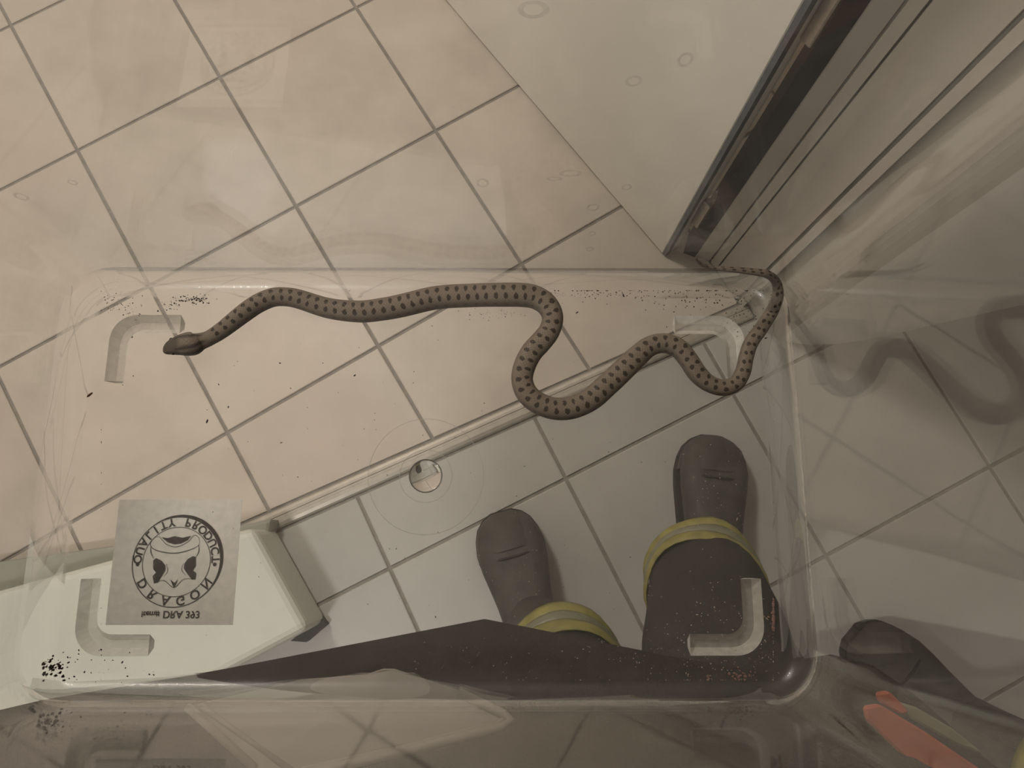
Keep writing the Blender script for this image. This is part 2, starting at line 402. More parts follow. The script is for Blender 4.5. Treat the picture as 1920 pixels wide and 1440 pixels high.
# side panels and corners above the bottom curve
def strip(rings, a, b):
    """vertical band of columns a..b (inclusive, wrapping)"""
    cols = [(a+i) % NR for i in range((b-a) % NR+1)]
    v = [tuple(r[c]) for r in rings for c in cols]; n = len(cols); fc = []
    for i in range(len(rings)-1):
        for j in range(n-1): fc.append((i*n+j, i*n+j+1, (i+1)*n+j+1, (i+1)*n+j))
    return v, fc
flat = [(K, K+1), (2*K+1, 2*K+2), (3*K+2, 3*K+3), (4*K+3, 0)]
corn = [(0, K), (K+1, 2*K+1), (2*K+2, 3*K+2), (3*K+3, 4*K+3)]
def slab(name, a, b, r0, r1, mat, solid, parent):
    vi, fi = strip(inner[r0:r1], a, b); vo, fo = strip(outer[r0:r1], a, b)
    n = (b-a) % NR+1; rows = r1-r0
    V, Fc = merge((vi, fi), (vo, fo))
    if solid:
        o = len(vi)
        for i in range(rows-1):
            Fc.append((i*n, (i+1)*n, o+(i+1)*n, o+i*n)); Fc.append((i*n+n-1, (i+1)*n+n-1, o+(i+1)*n+n-1, o+i*n+n-1))
        for j in range(n-1):
            Fc.append((j, j+1, o+j+1, o+j)); q = (rows-1)*n
            Fc.append((q+j, q+j+1, o+q+j+1, o+q+j))
    me_o = obj(name, V, Fc, mat, None, True)
    if not solid:      # two separate skins: make both face outwards
        me = me_o.data
        c = BC+Vector((0, 0, .1))
        bm = bmesh.new(); bm.from_mesh(me); bm.faces.ensure_lookup_table()
        for i, fc in enumerate(bm.faces):
            outw = (fc.calc_center_median()-c).dot(fc.normal) > 0
            want = i >= len(fi)
            if outw != want: fc.normal_flip()
        bm.to_mesh(me); bm.free(); me.polygons.foreach_set('use_smooth', [True]*len(me.polygons))
    return keep(me_o, parent)
for a, b in flat: slab('side_panel', a, b, NF-1, len(pin), M_CLEAR, False, box)
for a, b in corn: slab('corner_panel', a, b, NF-1, len(pin), M_CLEAR, False, box)
for a, b in flat: slab('bottom_curve', a, b, 0, NF, M_CURVE, False, box)
for a, b in corn: slab('bottom_corner', a, b, 0, NF, M_CURVE, False, box)
# folded rim
rd = pout[-1][0]; rz = BZ+BH
rim = [rring(d, z, RC) for d, z in [(pin[-1][0], rz), (pin[-1][0], rz+.003), (rd+.012, rz+.003), (rd+.012, rz-.010), (rd+.0095, rz-.010), (rd+.0095, rz), (rd, rz)]]
v, f = loft(rim, False, False); keep(obj('rim', v, f, M_CLEAR), box)

# L-shaped stacking ridges under the floor
def ell_path(corner, dx, dy, lx, ly, r):
    c = Vector(corner); pts = [c+Vector((dx*lx, 0, 0))]
    cc = c+Vector((dx*r, dy*r, 0))
    for i in range(9):
        a = math.pi/2*i/8
        pts.append(cc+Vector((-dx*r*math.sin(a), -dy*r*math.cos(a), 0)))
    pts.append(c+Vector((0, dy*ly, 0)))
    return pts
def ridge(corner, dx, dy, lx=.0335, ly=.033, r=.0125, wd=.0092):
    zt, zb = BZ-TH, BZ-TH-.0055
    outerp = ell_path(corner, dx, dy, lx, ly, r)
    c2 = Vector(corner)+Vector((dx*wd, dy*wd, 0))
    innerp = ell_path(c2, dx, dy, lx-wd, ly-wd, max(.003, r-wd*.55))
    n = len(outerp)
    rows = []
    for a, b in ((0, 0), (.30, .9), (.66, .9), (1, 0)):
        rows.append([o.lerp(i_, a)+Vector((0, 0, zt+(zb-zt)*b-o.z)) for o, i_ in zip(outerp, innerp)])
    V = [tuple(p) for r_ in rows for p in r_]; Fc = []; fm = []
    for r_ in range(3):
        for j in range(n-1): Fc.append((r_*n+j, r_*n+j+1, (r_+1)*n+j+1, (r_+1)*n+j)); fm.append(1 if r_ == 1 else 0)
    Fc += [(0, n, 2*n, 3*n), (n-1, 2*n-1, 3*n-1, 4*n-1)]; fm += [0, 0]
    return keep(obj('stacking_ridge', V, Fc, None, None, False, [M_FROST2, M_FROST], fm), box)
fx0, fx1, fy0, fy1 = -.1925, .1148, -.0546, .1026
ridge((fx0, fy1, 0), 1, -1); ridge((fx1, fy1, 0), -1, -1); ridge((fx1, fy0, 0), -1, 1); ridge((fx0, fy0, 0), 1, 1)
# moulding gate in the middle: dome and two fine circles
G = Vector((-.0382, .0247, 0))
dome = []
for i in range(11):
    t = math.pi/2*i/10
    dome.append(ellring((G.x, G.y, BZ-TH-.0045*math.sin(t)), .0078*max(.02, math.cos(t)), .0078*max(.02, math.cos(t)), 36))
v, f = loft(dome); keep(obj('gate_dome', v, f, M_DOME, None, True), box)
def torus_ring(name, R, r, z, mat, a0=0, a1=360, n=96):
    full = a1-a0 >= 360
    rings = []
    for i in range(n+(0 if full else 1)):
        a = math.radians(a0+(a1-a0)*i/n); d = Vector((math.cos(a), math.sin(a), 0))
        rings.append([Vector((G.x, G.y, z))+d*(R+r*math.cos(2*math.pi*k/6))+Vector((0, 0, .5*r*math.sin(2*math.pi*k/6))) for k in range(6)])
    if full: rings.append(rings[0])
    v, f = loft(rings, not full, not full); return keep(obj(name, v, f, mat, None, True), box)
torus_ring('gate_circle', .0122, .00016, BZ-TH, M_RIM)
torus_ring('gate_circle', .0268, .00016, BZ-TH, M_RIM)

# sticker on the underside, printed to be read from below
LZ = BZ-TH-.0006
lab = [at(222, 934, LZ), at(452, 934, LZ), at(434, 1170, LZ), at(193, 1170, LZ)]
lx0, lx1, ly0, ly1 = -.1795, -.1228, -.0415, .0138
nG = 12
lv = []; lf = []
for j in range(nG+1):
    for i in range(nG+1): lv.append((lx0+(lx1-lx0)*i/nG, ly0+(ly1-ly0)*j/nG, LZ))
for j in range(nG):
    for i in range(nG): lf.append((j*(nG+1)+i, j*(nG+1)+i+1, (j+1)*(nG+1)+i+1, (j+1)*(nG+1)+i))
sticker = keep(obj('sticker', lv, lf, M_LABEL), box)
so = sticker.modifiers.new('thick', 'SOLIDIFY'); so.thickness = .00012
tag(sticker, 'pale square sticker with a round black print')
PZ = LZ+.00022
LC = at(331, 1053, LZ)                               # centre of the round print
def zp(x, y): return at(x*.38889, 880+y*.38889, PZ)   # sticker artwork was measured on an enlarged crop
def flat_poly(pts):
    return [tuple(p) for p in pts], [tuple(range(len(pts)))]
def annulus(c, r0, r1, n=72, off=(0, 0)):
    v = []; f = []
    for i in range(n):
        a = 2*math.pi*i/n
        v += [(c.x+off[0]+r0*math.cos(a), c.y+off[1]+r0*math.sin(a), PZ), (c.x+off[0]*0+r1*math.cos(a), c.y+off[1]*0+r1*math.sin(a), PZ)]
    for i in range(n):
        j = (i+1) % n; f.append((2*i, 2*j, 2*j+1, 2*i+1))
    return v, f
ring_v = []
def var_ring(c, r0, fn, n=96):
    v = []; f = []
    for i in range(n):
        a = 2*math.pi*i/n; r1 = r0+fn(a)
        v += [(c.x+r0*math.cos(a), c.y+r0*math.sin(a), PZ), (c.x+r1*math.cos(a), c.y+r1*math.sin(a), PZ)]
    for i in range(n): j = (i+1) % n; f.append((2*i, 2*j, 2*j+1, 2*i+1))
    return v, f
R_OUT, R_IN = .0197, .0152
pr = merge(var_ring(LC, R_OUT, lambda a: .0004+.0014*max(0, math.cos(a-math.radians(40)))**1.2), annulus(LC, R_IN, R_IN+.00028))
for sgn in (-1, 1):
    dv = ellring((LC.x+sgn*(R_OUT+R_IN)/2, LC.y-.0012, PZ), .00085, .00085, 18)
    pr = merge(pr, flat_poly(dv))
keep(obj('printed_ring', *pr, M_INK), sticker).parent = sticker
bpy.data.objects['printed_ring'].matrix_parent_inverse = Matrix.Translation(Vector((0, 0, 0)))
def glyph(ch, size):
    cu = bpy.data.curves.new('g', 'FONT'); cu.body = ch; cu.size = size; cu.align_x = 'CENTER'; cu.offset = size*.022
    to = bpy.data.objects.new('g', cu); C.objects.link(to)
    dg = bpy.context.evaluated_depsgraph_get()
    me = to.evaluated_get(dg).to_mesh()
    V = [v.co.copy() for v in me.vertices]; Fc = [tuple(p.vertices) for p in me.polygons]
    to.evaluated_get(dg).to_mesh_clear(); bpy.data.objects.remove(to); bpy.data.curves.remove(cu)
    return V, Fc
# text is laid out upright around (0,0) and then flipped top to bottom, as one sees it through the floor
def arc_text(s, R, size, a_mid, step, inward):
    parts = []
    n = len(s)
    for i, ch in enumerate(s):
        if ch == ' ': continue
        k = i-(n-1)/2
        a = math.radians(a_mid-step*k) if not inward else math.radians(a_mid+step*k)
        V, Fc = glyph(ch, size)
        h = size*.36
        out = []
        for p in V:
            q = Vector((p.x, p.y-h, 0))
            rot = a-math.pi/2 if not inward else a+math.pi/2
            x = q.x*math.cos(rot)-q.y*math.sin(rot)+R*math.cos(a); y = q.x*math.sin(rot)+q.y*math.cos(rot)+R*math.sin(a)
            out.append((LC.x+x, LC.y-y, PZ))
        parts.append((out, Fc))
    return merge(*parts)
RM = (R_OUT+R_IN)/2
tx = merge(arc_text('DRAGON', RM+.0001, .0056, 90, 22.5, False), arc_text('QUALITY PRODUCT', RM+.0001, .0051, 270, 12.4, True))
o = obj('printed_words', *tx, M_INK); o.parent = sticker
def line_text(s, size, cx, cy):
    V, Fc = glyph(s, size)
    return [(cx+p.x, cy-p.y, PZ) for p in V], Fc
c1 = at(282, 1150, PZ); c2 = at(340, 1152, PZ)
o = obj('printed_item_number', *merge(line_text('Item#', .0034, c1.x, c1.y+.0008), line_text('DRA 393', .0044, c2.x, c2.y+.0014)), M_INK); o.parent = sticker
def zpoly(pts): return flat_poly([zp(x, y) for x, y in pts])
def zline(pts, wd):
    P = [zp(*p) for p in pts]; P = [Vector(p) for p in catmull(P, 5)]; L = []; Rr = []
    for i, p in enumerate(P):
        d = (P[min(i+1, len(P)-1)]-P[max(i-1, 0)]).normalized(); n_ = Vector((-d.y, d.x, 0)); t = i/(len(P)-1)
        ww = wd*(.35+.65*math.sin(math.pi*t)); L.append(p+n_*ww/2); Rr.append(p-n_*ww/2)
    n = len(P); return [tuple(q) for q in L+Rr], [(i, i+1, n+i+1, n+i) for i in range(n-1)]
emb = merge(
    zpoly([(778, 327), (808, 332), (842, 322), (880, 330), (922, 320), (905, 342), (872, 358), (842, 362), (808, 352)]),
    zpoly([(820, 530), (842, 548), (858, 528), (850, 552), (838, 574), (829, 552)]),
    zpoly([(738, 440), (752, 428), (778, 440), (796, 462), (798, 486), (784, 508), (762, 545), (742, 550), (735, 515), (752, 498), (738, 480)]),
    zpoly([(944, 422), (930, 418), (905, 432), (888, 456), (886, 478), (900, 500), (925, 532), (942, 530), (946, 500), (930, 488), (944, 466)]),
    zline([(742, 330), (768, 326), (800, 360), (850, 374), (905, 350), (935, 318), (958, 330), (962, 356)], .0003),
    zline([(742, 330), (724, 360), (740, 384), (790, 400), (850, 404), (910, 390), (950, 372), (962, 356)], .0004),
    zline([(726, 366), (728, 402), (742, 432)], .0004), zline([(958, 362), (958, 396), (944, 424)], .0004),
    zline([(742, 550), (790, 536), (838, 570), (885, 530), (942, 530)], .0003),
    zline([(800, 455), (808, 490), (786, 520)], .00025), zline([(884, 452), (876, 484), (896, 512)], .00025))
o = obj('printed_emblem', *emb, M_INK); o.parent = sticker

# water marks on the inside of the far side
sm = []
for (x, y, a, b) in [(1112, 389, 12, 6), (1110, 438, 7, 4), (1106, 467, 8, 4), (1285, 112, 15, 9), (1188, 152, 16, 7), (1175, 351, 10, 5), (1000, 18, 30, 10), (905, 343, 12, 7), (40, 369, 13, 6), (136, 342, 9, 4), (1070, 325, 22, 5), (1040, 335, 16, 3)]:
    r_ = ray(x, y); yw = BY1-.0006
    z = CAM_H
    for _ in range(8):
        k = yw/r_.y; z = CAM_H+r_.z*k; yw = BY1+pin[NF-1][0]+DRAFT*(z-pin[NF-1][1])-.0007
    px = 1/ (F/ (k*1.0))
    c = Vector((r_.x*k, yw, z))
    wdt = a*k/F; hgt = b*k/F*2.2
    n = 18
    o_r = [c+Vector((wdt*math.cos(2*math.pi*i/n), DRAFT*hgt*math.sin(2*math.pi*i/n), hgt*math.sin(2*math.pi*i/n))) for i in range(n)]
    i_r = [c+(p-c)*.62 for p in o_r]
    sm.append(([tuple(p) for p in o_r+i_r], [(i, (i+1) % n, n+(i+1) % n, n+i) for i in range(n)]))
tag(keep(obj('water_marks', *merge(*sm), M_SMEAR), box), kind='stuff')

# ------------------------------------------------------------------ the snake
SN = [(307, 657, 3), (312, 655, 10), (322, 651, 15), (337, 647, 19.5), (352, 645, 22.5), (364, 644, 21.5), (376, 640, 16.5), (392, 634, 14.5), (416, 619, 15.5), (456, 588, 17.5), (482, 570, 18),
 (510, 558, 18), (535, 556.5, 18), (561, 561, 18.5), (617, 578, 19.5), (673, 584, 20.8), (715, 580, 21.5), (753, 573, 22), (819, 558, 22.3), (892, 553.5, 22.5), (945, 552.5, 23), (980, 553, 23), (1004, 557.5, 22.5), (1025, 571, 21.5),
 (1036, 594, 20.5), (1030, 620, 20.5), (1014, 641, 21), (997, 660, 21), (984, 685, 21), (979, 711, 20.5), (987, 736, 20.5), (1008, 755, 20.5), (1040, 766, 20.8), (1073, 764, 21.3),
 (1108, 748, 22), (1138, 722, 22), (1167, 695, 21.8), (1196, 667, 20.8), (1219, 649, 19.3), (1246, 643.5, 18.6), (1272, 653, 18.6), (1291, 675, 18.3), (1307, 699, 18), (1328, 718, 16.3), (1355, 727, 15.4), (1379, 719.5, 15),
 (1393, 697, 14.3), (1399, 670, 13.8), (1408, 643, 13.6), (1427, 616, 13), (1446, 586, 12.3), (1457, 561, 11), (1458.5, 543, 10), (1453, 526, 9), (1438, 514, 8), (1413, 509.5, 7), (1377, 505.5, 5.8), (1340, 502.5, 4.5), (1318, 497, 3.6),
 (1308, 490.5, 2.8), (1305, 484.5, 2), (1308.6, 478, .7)]
pts = []
for (x, y, hw) in SN:
    r0 = hw*.33/F; zc = BZ+r0*.86+.0004
    p = at(x, y, zc)
    ym = BY1-.0045-r0; xm = BX1-.0015-r0
    rr = ray(x, y)
    if p.y > ym:
        k = ym/rr.y; p = Vector((rr.x*k, ym, CAM_H+rr.z*k))
    if p.x > xm:
        k = xm/rr.x; p = Vector((xm, rr.y*k, CAM_H+rr.z*k))
    hr = hw*(CAM_H-p.z)/F/_d.z
    pts.append((p.x, p.y, p.z, hr))
dense = catmull(pts, 14)
dense = np.array(dense)
seg = np.linalg.norm(np.diff(dense[:, :3], axis=0), axis=1); S = np.concatenate([[0], np.cumsum(seg)]); LEN = S[-1]
ss = np.concatenate([np.arange(0, .03, .0004), np.arange(.03, LEN, .0009), [LEN]])
path = np.stack([np.interp(ss, S, dense[:, k]) for k in range(4)], 1)
NS = 36
sv, uvs, head = [], [], []
for i, (x, y, z, r) in enumerate(path):
    a = path[max(0, i-2), :3]; b = path[min(len(path)-1, i+2), :3]
    t = Vector(b-a); t.z *= .9; t.normalize(); side = t.cross(Vector((0, 0, 1))).normalized(); up = side.cross(t).normalized()
    s = ss[i]; hd = max(0, 1-s/.019)
    hgt = r*(.90-.28*min(1, hd*1.6)) if s < .02 else r*.90
    r = max(r, .0002)
    for k in range(NS):
        th = 2*math.pi*k/NS
        cx_, sy_ = math.cos(th), math.sin(th)          # th=90 deg is the back
        e = .86
        X_ = r*math.copysign(abs(cx_)**e, cx_); Y_ = hgt*math.copysign(abs(sy_)**(.95 if sy_ > 0 else .75), sy_)
        if sy_ < 0: Y_ *= .92
        if s < .017 and sy_ > 0:            # brow ridges and flat crown
            br = math.exp(-((s-.0062)/.0022)**2)*math.exp(-((abs(cx_)-.62)/.25)**2)
            Y_ *= 1+.14*br
        p = Vector((x, y, z))+side*X_+up*Y_
        if p.z < BZ+.0002: p.z = BZ+.0002
        sv.append(p); uvs.append((s, th))
        # dark crown and nape streaks of the head
        lat = cx_ if sy_ > 0 else 2*math.copysign(1, cx_)
        h_ = 0.0
        if sy_ > -.2:
            if s < .0105: h_ = .62
            elif s < .013: h_ = .62*(1-(s-.0105)/.0025)*(1 if abs(lat) < .8 else .3)
            for c0 in (-.52, .52):
                if .009 < s < .024: h_ = max(h_, (1-min(1, abs(lat-c0*(1-.3*(s-.009)/.015))/.20)**2)*min(1, (.024-s)/.003))
            if abs(lat) > .85 and s < .02: h_ = max(h_, .55)
        head.append(h_)
nr = len(path)
sf = [(i*NS+k, i*NS+(k+1) % NS, (i+1)*NS+(k+1) % NS, (i+1)*NS+k) for i in range(nr-1) for k in range(NS)]
sf += [tuple(range(NS-1, -1, -1)), tuple((nr-1)*NS+k for k in range(NS))]
me = bpy.data.meshes.new('snake_body'); me.from_pydata([tuple(p) for p in sv], [], sf)
uvl = me.uv_layers.new(name='along')
lu = np.zeros(len(me.loops)*2, np.float32); li = np.zeros(len(me.loops), np.int32); me.loops.foreach_get('vertex_index', li)
UV = np.array(uvs, np.float32)
for pi, pl in enumerate(me.polygons):
    for l in pl.loop_indices:
        vi = li[l]; u_, v_ = UV[vi]
        if pi < (nr-1)*NS and (pi % NS) == NS-1 and vi % NS == 0: v_ += 2*math.pi
        lu[2*l] = u_; lu[2*l+1] = v_
uvl.data.foreach_set('uv', lu)
at_ = me.attributes.new('head_mark', 'FLOAT', 'POINT'); at_.data.foreach_set('value', np.array(head, np.float32))
me.polygons.foreach_set('use_smooth', [True]*len(me.polygons))
# skin: grey-brown scales with two broken rows of dark blotches down the back
mt, nt, out = newmat('snake_skin')
def mth(op, a=None, b=None, c=None, clamp=False):
    n = nt.nodes.new('ShaderNodeMath'); n.operation = op; n.use_clamp = clamp
    for i, q in enumerate((a, b, c)):
        if q is None: continue
        if isinstance(q, (int, float)): n.inputs[i].default_value = q
        else: nt.links.new(q, n.inputs[i])
    return n.outputs[0]
uvn = N(nt, 'ShaderNodeUVMap'); uvn.uv_map = 'along'
sx = N(nt, 'ShaderNodeSeparateXYZ'); nt.links.new(uvn.outputs[0], sx.inputs[0])
u_, v_ = sx.outputs[0], sx.outputs[1]
gm = N(nt, 'ShaderNodeNewGeometry')
nz = N(nt, 'ShaderNodeTexNoise'); nz.inputs['Scale'].default_value = 900; nz.inputs['Detail'].default_value = 2; nt.links.new(gm.outputs['Position'], nz.inputs['Vector'])
nw = N(nt, 'ShaderNodeTexNoise'); nw.inputs['Scale'].default_value = 150; nt.links.new(gm.outputs['Position'], nw.inputs['Vector'])
off = mth('MULTIPLY', mth('SUBTRACT', nz.outputs[0], .5), 1.1)
def row(v0, shift, period, wu, wv, jag=1.0):
    fu = mth('ABSOLUTE', mth('SUBTRACT', mth('FRACT', mth('ADD', mth('DIVIDE', u_, period), mth('ADD', shift, mth('MULTIPLY', mth('SUBTRACT', nw.outputs[0], .5), .35)))), .5))
    dv = mth('ABSOLUTE', mth('SUBTRACT', v_, v0))
    e = mth('ADD', mth('POWER', mth('DIVIDE', fu, wu), 2.0), mth('POWER', mth('DIVIDE', dv, wv), 2.0))
    e = mth('ADD', e, mth('MULTIPLY', off, jag))
    mr = N(nt, 'ShaderNodeMapRange'); mr.inputs[1].default_value = .75; mr.inputs[2].default_value = 1.25; mr.inputs[3].default_value = 1; mr.inputs[4].default_value = 0
    nt.links.new(e, mr.inputs[0]); return mr.outputs[0]
hp = math.pi/2
mask = mth('MAXIMUM', row(hp-.36, 0.0, .0045, .22, .27, 1.7), row(hp+.36, .18, .0045, .22, .27, 1.7))
mask = mth('MULTIPLY', mask, mth('GREATER_THAN', u_, .026))
low = mth('MAXIMUM', row(hp-1.15, .4, .0048, .20, .14, 1.6), row(hp+1.15, .5, .0048, .20, .14, 1.6))
mask = mth('MAXIMUM', mask, mth('MULTIPLY', low, .35))
ha = N(nt, 'ShaderNodeAttribute'); ha.attribute_name = 'head_mark'
# scales: diamond lattice in (u, v)
sa = mth('ADD', mth('MULTIPLY', u_, 1/.0016), mth('MULTIPLY', v_, 22/(2*math.pi)))
sb = mth('SUBTRACT', mth('MULTIPLY', u_, 1/.0016), mth('MULTIPLY', v_, 22/(2*math.pi)))
tri = lambda q: mth('ABSOLUTE', mth('SUBTRACT', mth('FRACT', q), .5))
edge = mth('MAXIMUM', tri(sa), tri(sb))
er = N(nt, 'ShaderNodeMapRange'); er.inputs[1].default_value = .36; er.inputs[2].default_value = .5; nt.links.new(edge, er.inputs[0])
big = N(nt, 'ShaderNodeTexNoise'); big.inputs['Scale'].default_value = 60; nt.links.new(gm.outputs['Position'], big.inputs['Vector'])
base = N(nt, 'ShaderNodeMix', data_type='RGBA'); base.inputs[6].default_value = (.255, .205, .155, 1); base.inputs[7].default_value = (.195, .155, .118, 1)
nt.links.new(big.outputs[0], base.inputs[0])
# paler back, greyer flanks
dvb = mth('ABSOLUTE', mth('SUBTRACT', v_, hp))
fl = N(nt, 'ShaderNodeMapRange'); fl.inputs[1].default_value = .7; fl.inputs[2].default_value = 1.5; fl.inputs[4].default_value = .8; nt.links.new(dvb, fl.inputs[0])
b2 = N(nt, 'ShaderNodeMix', data_type='RGBA'); b2.inputs[7].default_value = (.150, .122, .104, 1); nt.links.new(fl.outputs[0], b2.inputs[0]); nt.links.new(base.outputs[2], b2.inputs[6])
b3 = N(nt, 'ShaderNodeMix', data_type='RGBA'); b3.inputs[7].default_value = (.042, .031, .023, 1); nt.links.new(mth('MULTIPLY', mask, .92), b3.inputs[0]); nt.links.new(b2.outputs[2], b3.inputs[6])
b4 = N(nt, 'ShaderNodeMix', data_type='RGBA'); b4.inputs[7].default_value = (.045, .035, .032, 1); nt.links.new(mth('MULTIPLY', ha.outputs['Fac'], .95), b4.inputs[0]); nt.links.new(b3.outputs[2], b4.inputs[6])
b5 = N(nt, 'ShaderNodeMix', data_type='RGBA'); b5.blend_type = 'MULTIPLY'; b5.inputs[7].default_value = (.72, .70, .68, 1); nt.links.new(mth('MULTIPLY', er.outputs[0], .8), b5.inputs[0]); nt.links.new(b4.outputs[2], b5.inputs[6])
p = N(nt, 'ShaderNodeBsdfPrincipled'); p.inputs['Roughness'].default_value = .48; p.inputs['Specular IOR Level'].default_value = .35
nt.links.new(b5.outputs[2], p.inputs['Base Color'])
bp = N(nt, 'ShaderNodeBump'); bp.inputs['Strength'].default_value = .5; bp.inputs['Distance'].default_value = .0002; bp.invert = True
nt.links.new(er.outputs[0], bp.inputs['Height']); nt.links.new(bp.outputs[0], p.inputs['Normal']); nt.links.new(p.outputs[0], out.inputs[0])
me.materials.append(mt)
hp0 = Vector(path[15, :3])
snake = empty('snake', (hp0.x, hp0.y, BZ))
tag(snake, 'slender grey-brown snake with rows of dark blotches stretched across the box floor', 'snake')
keep(link(bpy.data.objects.new('snake_body', me)), snake)
M_SEYE = plain('snake_eye', (.012, .010, .008, 1), .12, .1, 300)
ie = int(np.argmin(abs(ss-.0064))); pe = Vector(path[ie, :3]); te = Vector(path[ie+3, :3]-path[ie-3, :3]).normalized(); se = te.cross(Vector((0, 0, 1))).normalized()
for sg in (-1, 1):
    c = pe+se*(sg*path[ie, 3]*.86)+Vector((0, 0, path[ie, 3]*.22))
    rings = []
    for i in range(9):
        t = math.pi*(i+.02)/8.04; rings.append(ellring(c+Vector((0, 0, .00085*math.cos(t))), .00095*math.sin(t), .00085*math.sin(t), 14, (0, 0, 1), te))
    keep(obj('eye', *loft(rings), M_SEYE, None, True), snake)

# ------------------------------------------------------------------ dirt in the box
def flake(c, l, wd, ang, h=.0004, n=6):
    d = Vector((math.cos(ang), math.sin(ang), 0)); s = Vector((-d.y, d.x, 0)); b = []; t = []
    for i in range(n):
        a = 2*math.pi*i/n; k = random.uniform(.6, 1.15)
        q = d*(l*.5*k*math.cos(a))+s*(wd*.5*k*math.sin(a)); b.append(c+q); t.append(c+q*.6+Vector((0, 0, h)))
    return loft([b, t])
def crumbs(name, specs, mat, label, cat):
    o = obj(name, *merge(*specs), mat); return tag(o, label, cat, kind='stuff')
def sp(x, y): return at(x, y, BZ+.0001)
dark = []
def blob(x0, x1, y0, y1, n, lo, hi, lst):
    for _ in range(n):
        x = random.gauss((x0+x1)/2, (x1-x0)/3.2); y = random.gauss((y0+y1)/2, (y1-y0)/3.2)
        x = min(max(x, 190), 1450); y = min(max(y, 545), 1275)
        l = random.uniform(lo, hi)*1.35/4000; lst.append(flake(sp(x, y), l, l*random.uniform(.4, 1), random.uniform(0, 3.14), l*.4))
blob(330, 390, 555, 568, 90, 1.0, 3.2, dark); blob(185, 270, 555, 590, 60, .8, 2.4, dark); blob(300, 330, 565, 580, 22, 1, 3.0, dark)
blob(1040, 1200, 535, 560, 110, .8, 2.6, dark); blob(1200, 1420, 530, 580, 170, .8, 3.0, dark); blob(880, 980, 582, 598, 40, .8, 2.2, dark)
blob(1360, 1430, 560, 640, 60, .8, 2.6, dark); blob(150, 1400, 560, 1240, 240, .5, 2.0, dark)
for x, y, l in [(665, 704, 7), (388, 790, 10), (775, 718, 3), (810, 611, 3.5), (776, 697, 3.5), (673, 652, 3), (743, 1029, 4), (817, 1157, 4.5), (1203, 867, 4), (1138, 680, 2.5), (1082, 586, 7), (250, 705, 4), (230, 722, 3), (248, 632, 5), (545, 728, 4), (428, 763, 6), (410, 721, 5), (525, 681, 6), (1250, 613, 4), (1247, 866, 3), (1436, 634, 7), (1430, 622, 5), (527, 830, 5)]:
    dark.append(flake(sp(x, y), l/4000, l/9000, random.uniform(0, 3), .0003))
crumbs('dirt_specks', dark, M_DIRT, 'dark dirt specks scattered over the clear box floor', 'dirt')
clump = []
for _ in range(70):
    r = abs(random.gauss(0, 14)); a = random.uniform(0, 6.28); x, y = 98+r*math.cos(a)*1.3, 1252+r*math.sin(a)
    l = random.uniform(1.5, 7)/4000; c = sp(max(x, 82), min(y, 1282)); clump.append(flake(c, l, l*.7, random.uniform(0, 3), l*.7))
for _ in range(40):
    x, y = random.uniform(90, 290), random.uniform(1215, 1280); l = random.uniform(1, 5)/4000; clump.append(flake(sp(x, y), l, l*.6, random.uniform(0, 3), l*.5))
crumbs('soil_clump', clump, M_DIRT, 'dark crumbs of soil gathered in the box corner nearest the sticker', 'soil')
o = obj('husk', *flake(Vector((0, 0, 0)), .0036, .0013, .75, .0007, 9), M_DIRTB); o.location = sp(169, 740)
tag(o, 'small brown husk lying left of the snake head', 'husk')
o = obj('dark_splinter', *flake(Vector((0, 0, 0)), .0024, .0009, 1.9, .0005, 7), M_DIRT); o.location = sp(1169, 554)
tag(o, 'tiny black splinter between two bends of the snake by the far side', 'splinter')
pale, pink = [], []
blob(1250, 1470, 1080, 1275, 190, .7, 2.6, pale); blob(1000, 1450, 1180, 1275, 150, .6, 2.0, pale); blob(900, 1130, 980, 1150, 90, .5, 2.0, pale); blob(1270, 1400, 840, 1000, 80, .5, 2.0, pale); blob(700, 1000, 1200, 1275, 80, .5, 1.6, pale)
for x, y, l in [(1438, 1160, 8), (1460, 1262, 5), (1290, 1265, 5), (1382, 973, 9)]: pale.append(flake(sp(x, y), l/4000, l/14000, random.uniform(0, 3), .0002))
crumbs('pale_dust', pale, M_DUST, 'pale dust flakes on the box floor over the dark trousers', 'dust')
blob(1440, 1500, 1130, 1180, 60, 1.5, 6, pink); blob(1370, 1410, 1255, 1275, 40, 1, 5, pink); blob(1320, 1340, 1265, 1275, 12, 1, 4, pink)
crumbs('reddish_shavings', pink, M_DUSTP, 'reddish fibres heaped in the box corner beside the near ridge', 'shavings')

# ------------------------------------------------------------------ people
def tube(path, radii, n=22, cap0=True, cap1=True, flat=1.0, xdir=(1, 0, 0)):
    P = [Vector(p) for p in path]; rings = []
    for i, p in enumerate(P):
        a = (P[min(i+1, len(P)-1)]-P[max(0, i-1)]).normalized()
        r = radii[i]; rx, ry = (r if isinstance(r, tuple) else (r, r*flat))
        rings.append(ellring(p, rx, ry, n, a, xdir))
    return loft(rings, cap0, cap1)
def smooth_tube(path, radii, per=5, wr=0.0, seed=0, **kw):
    D = catmull([(*p, *(r if isinstance(r, tuple) else (r, r))) for p, r in zip(path, radii)], per)
    v, f = tube([d[:3] for d in D], [(d[3], d[4]) for d in D], **kw)
    if wr:
        out = []
        for q in v:
            q = Vector(q); k = noise.noise(q*14+Vector((seed, 0, 0)))+.5*noise.noise(q*31+Vector((0, seed, 0)))
            out.append(tuple(q+Vector((noise.noise(q*11+Vector((9, seed, 0))), noise.noise(q*11+Vector((0, 5, seed))), 0))*wr+Vector((0, 0, k*wr*.4))))
        v = out
    return v, f
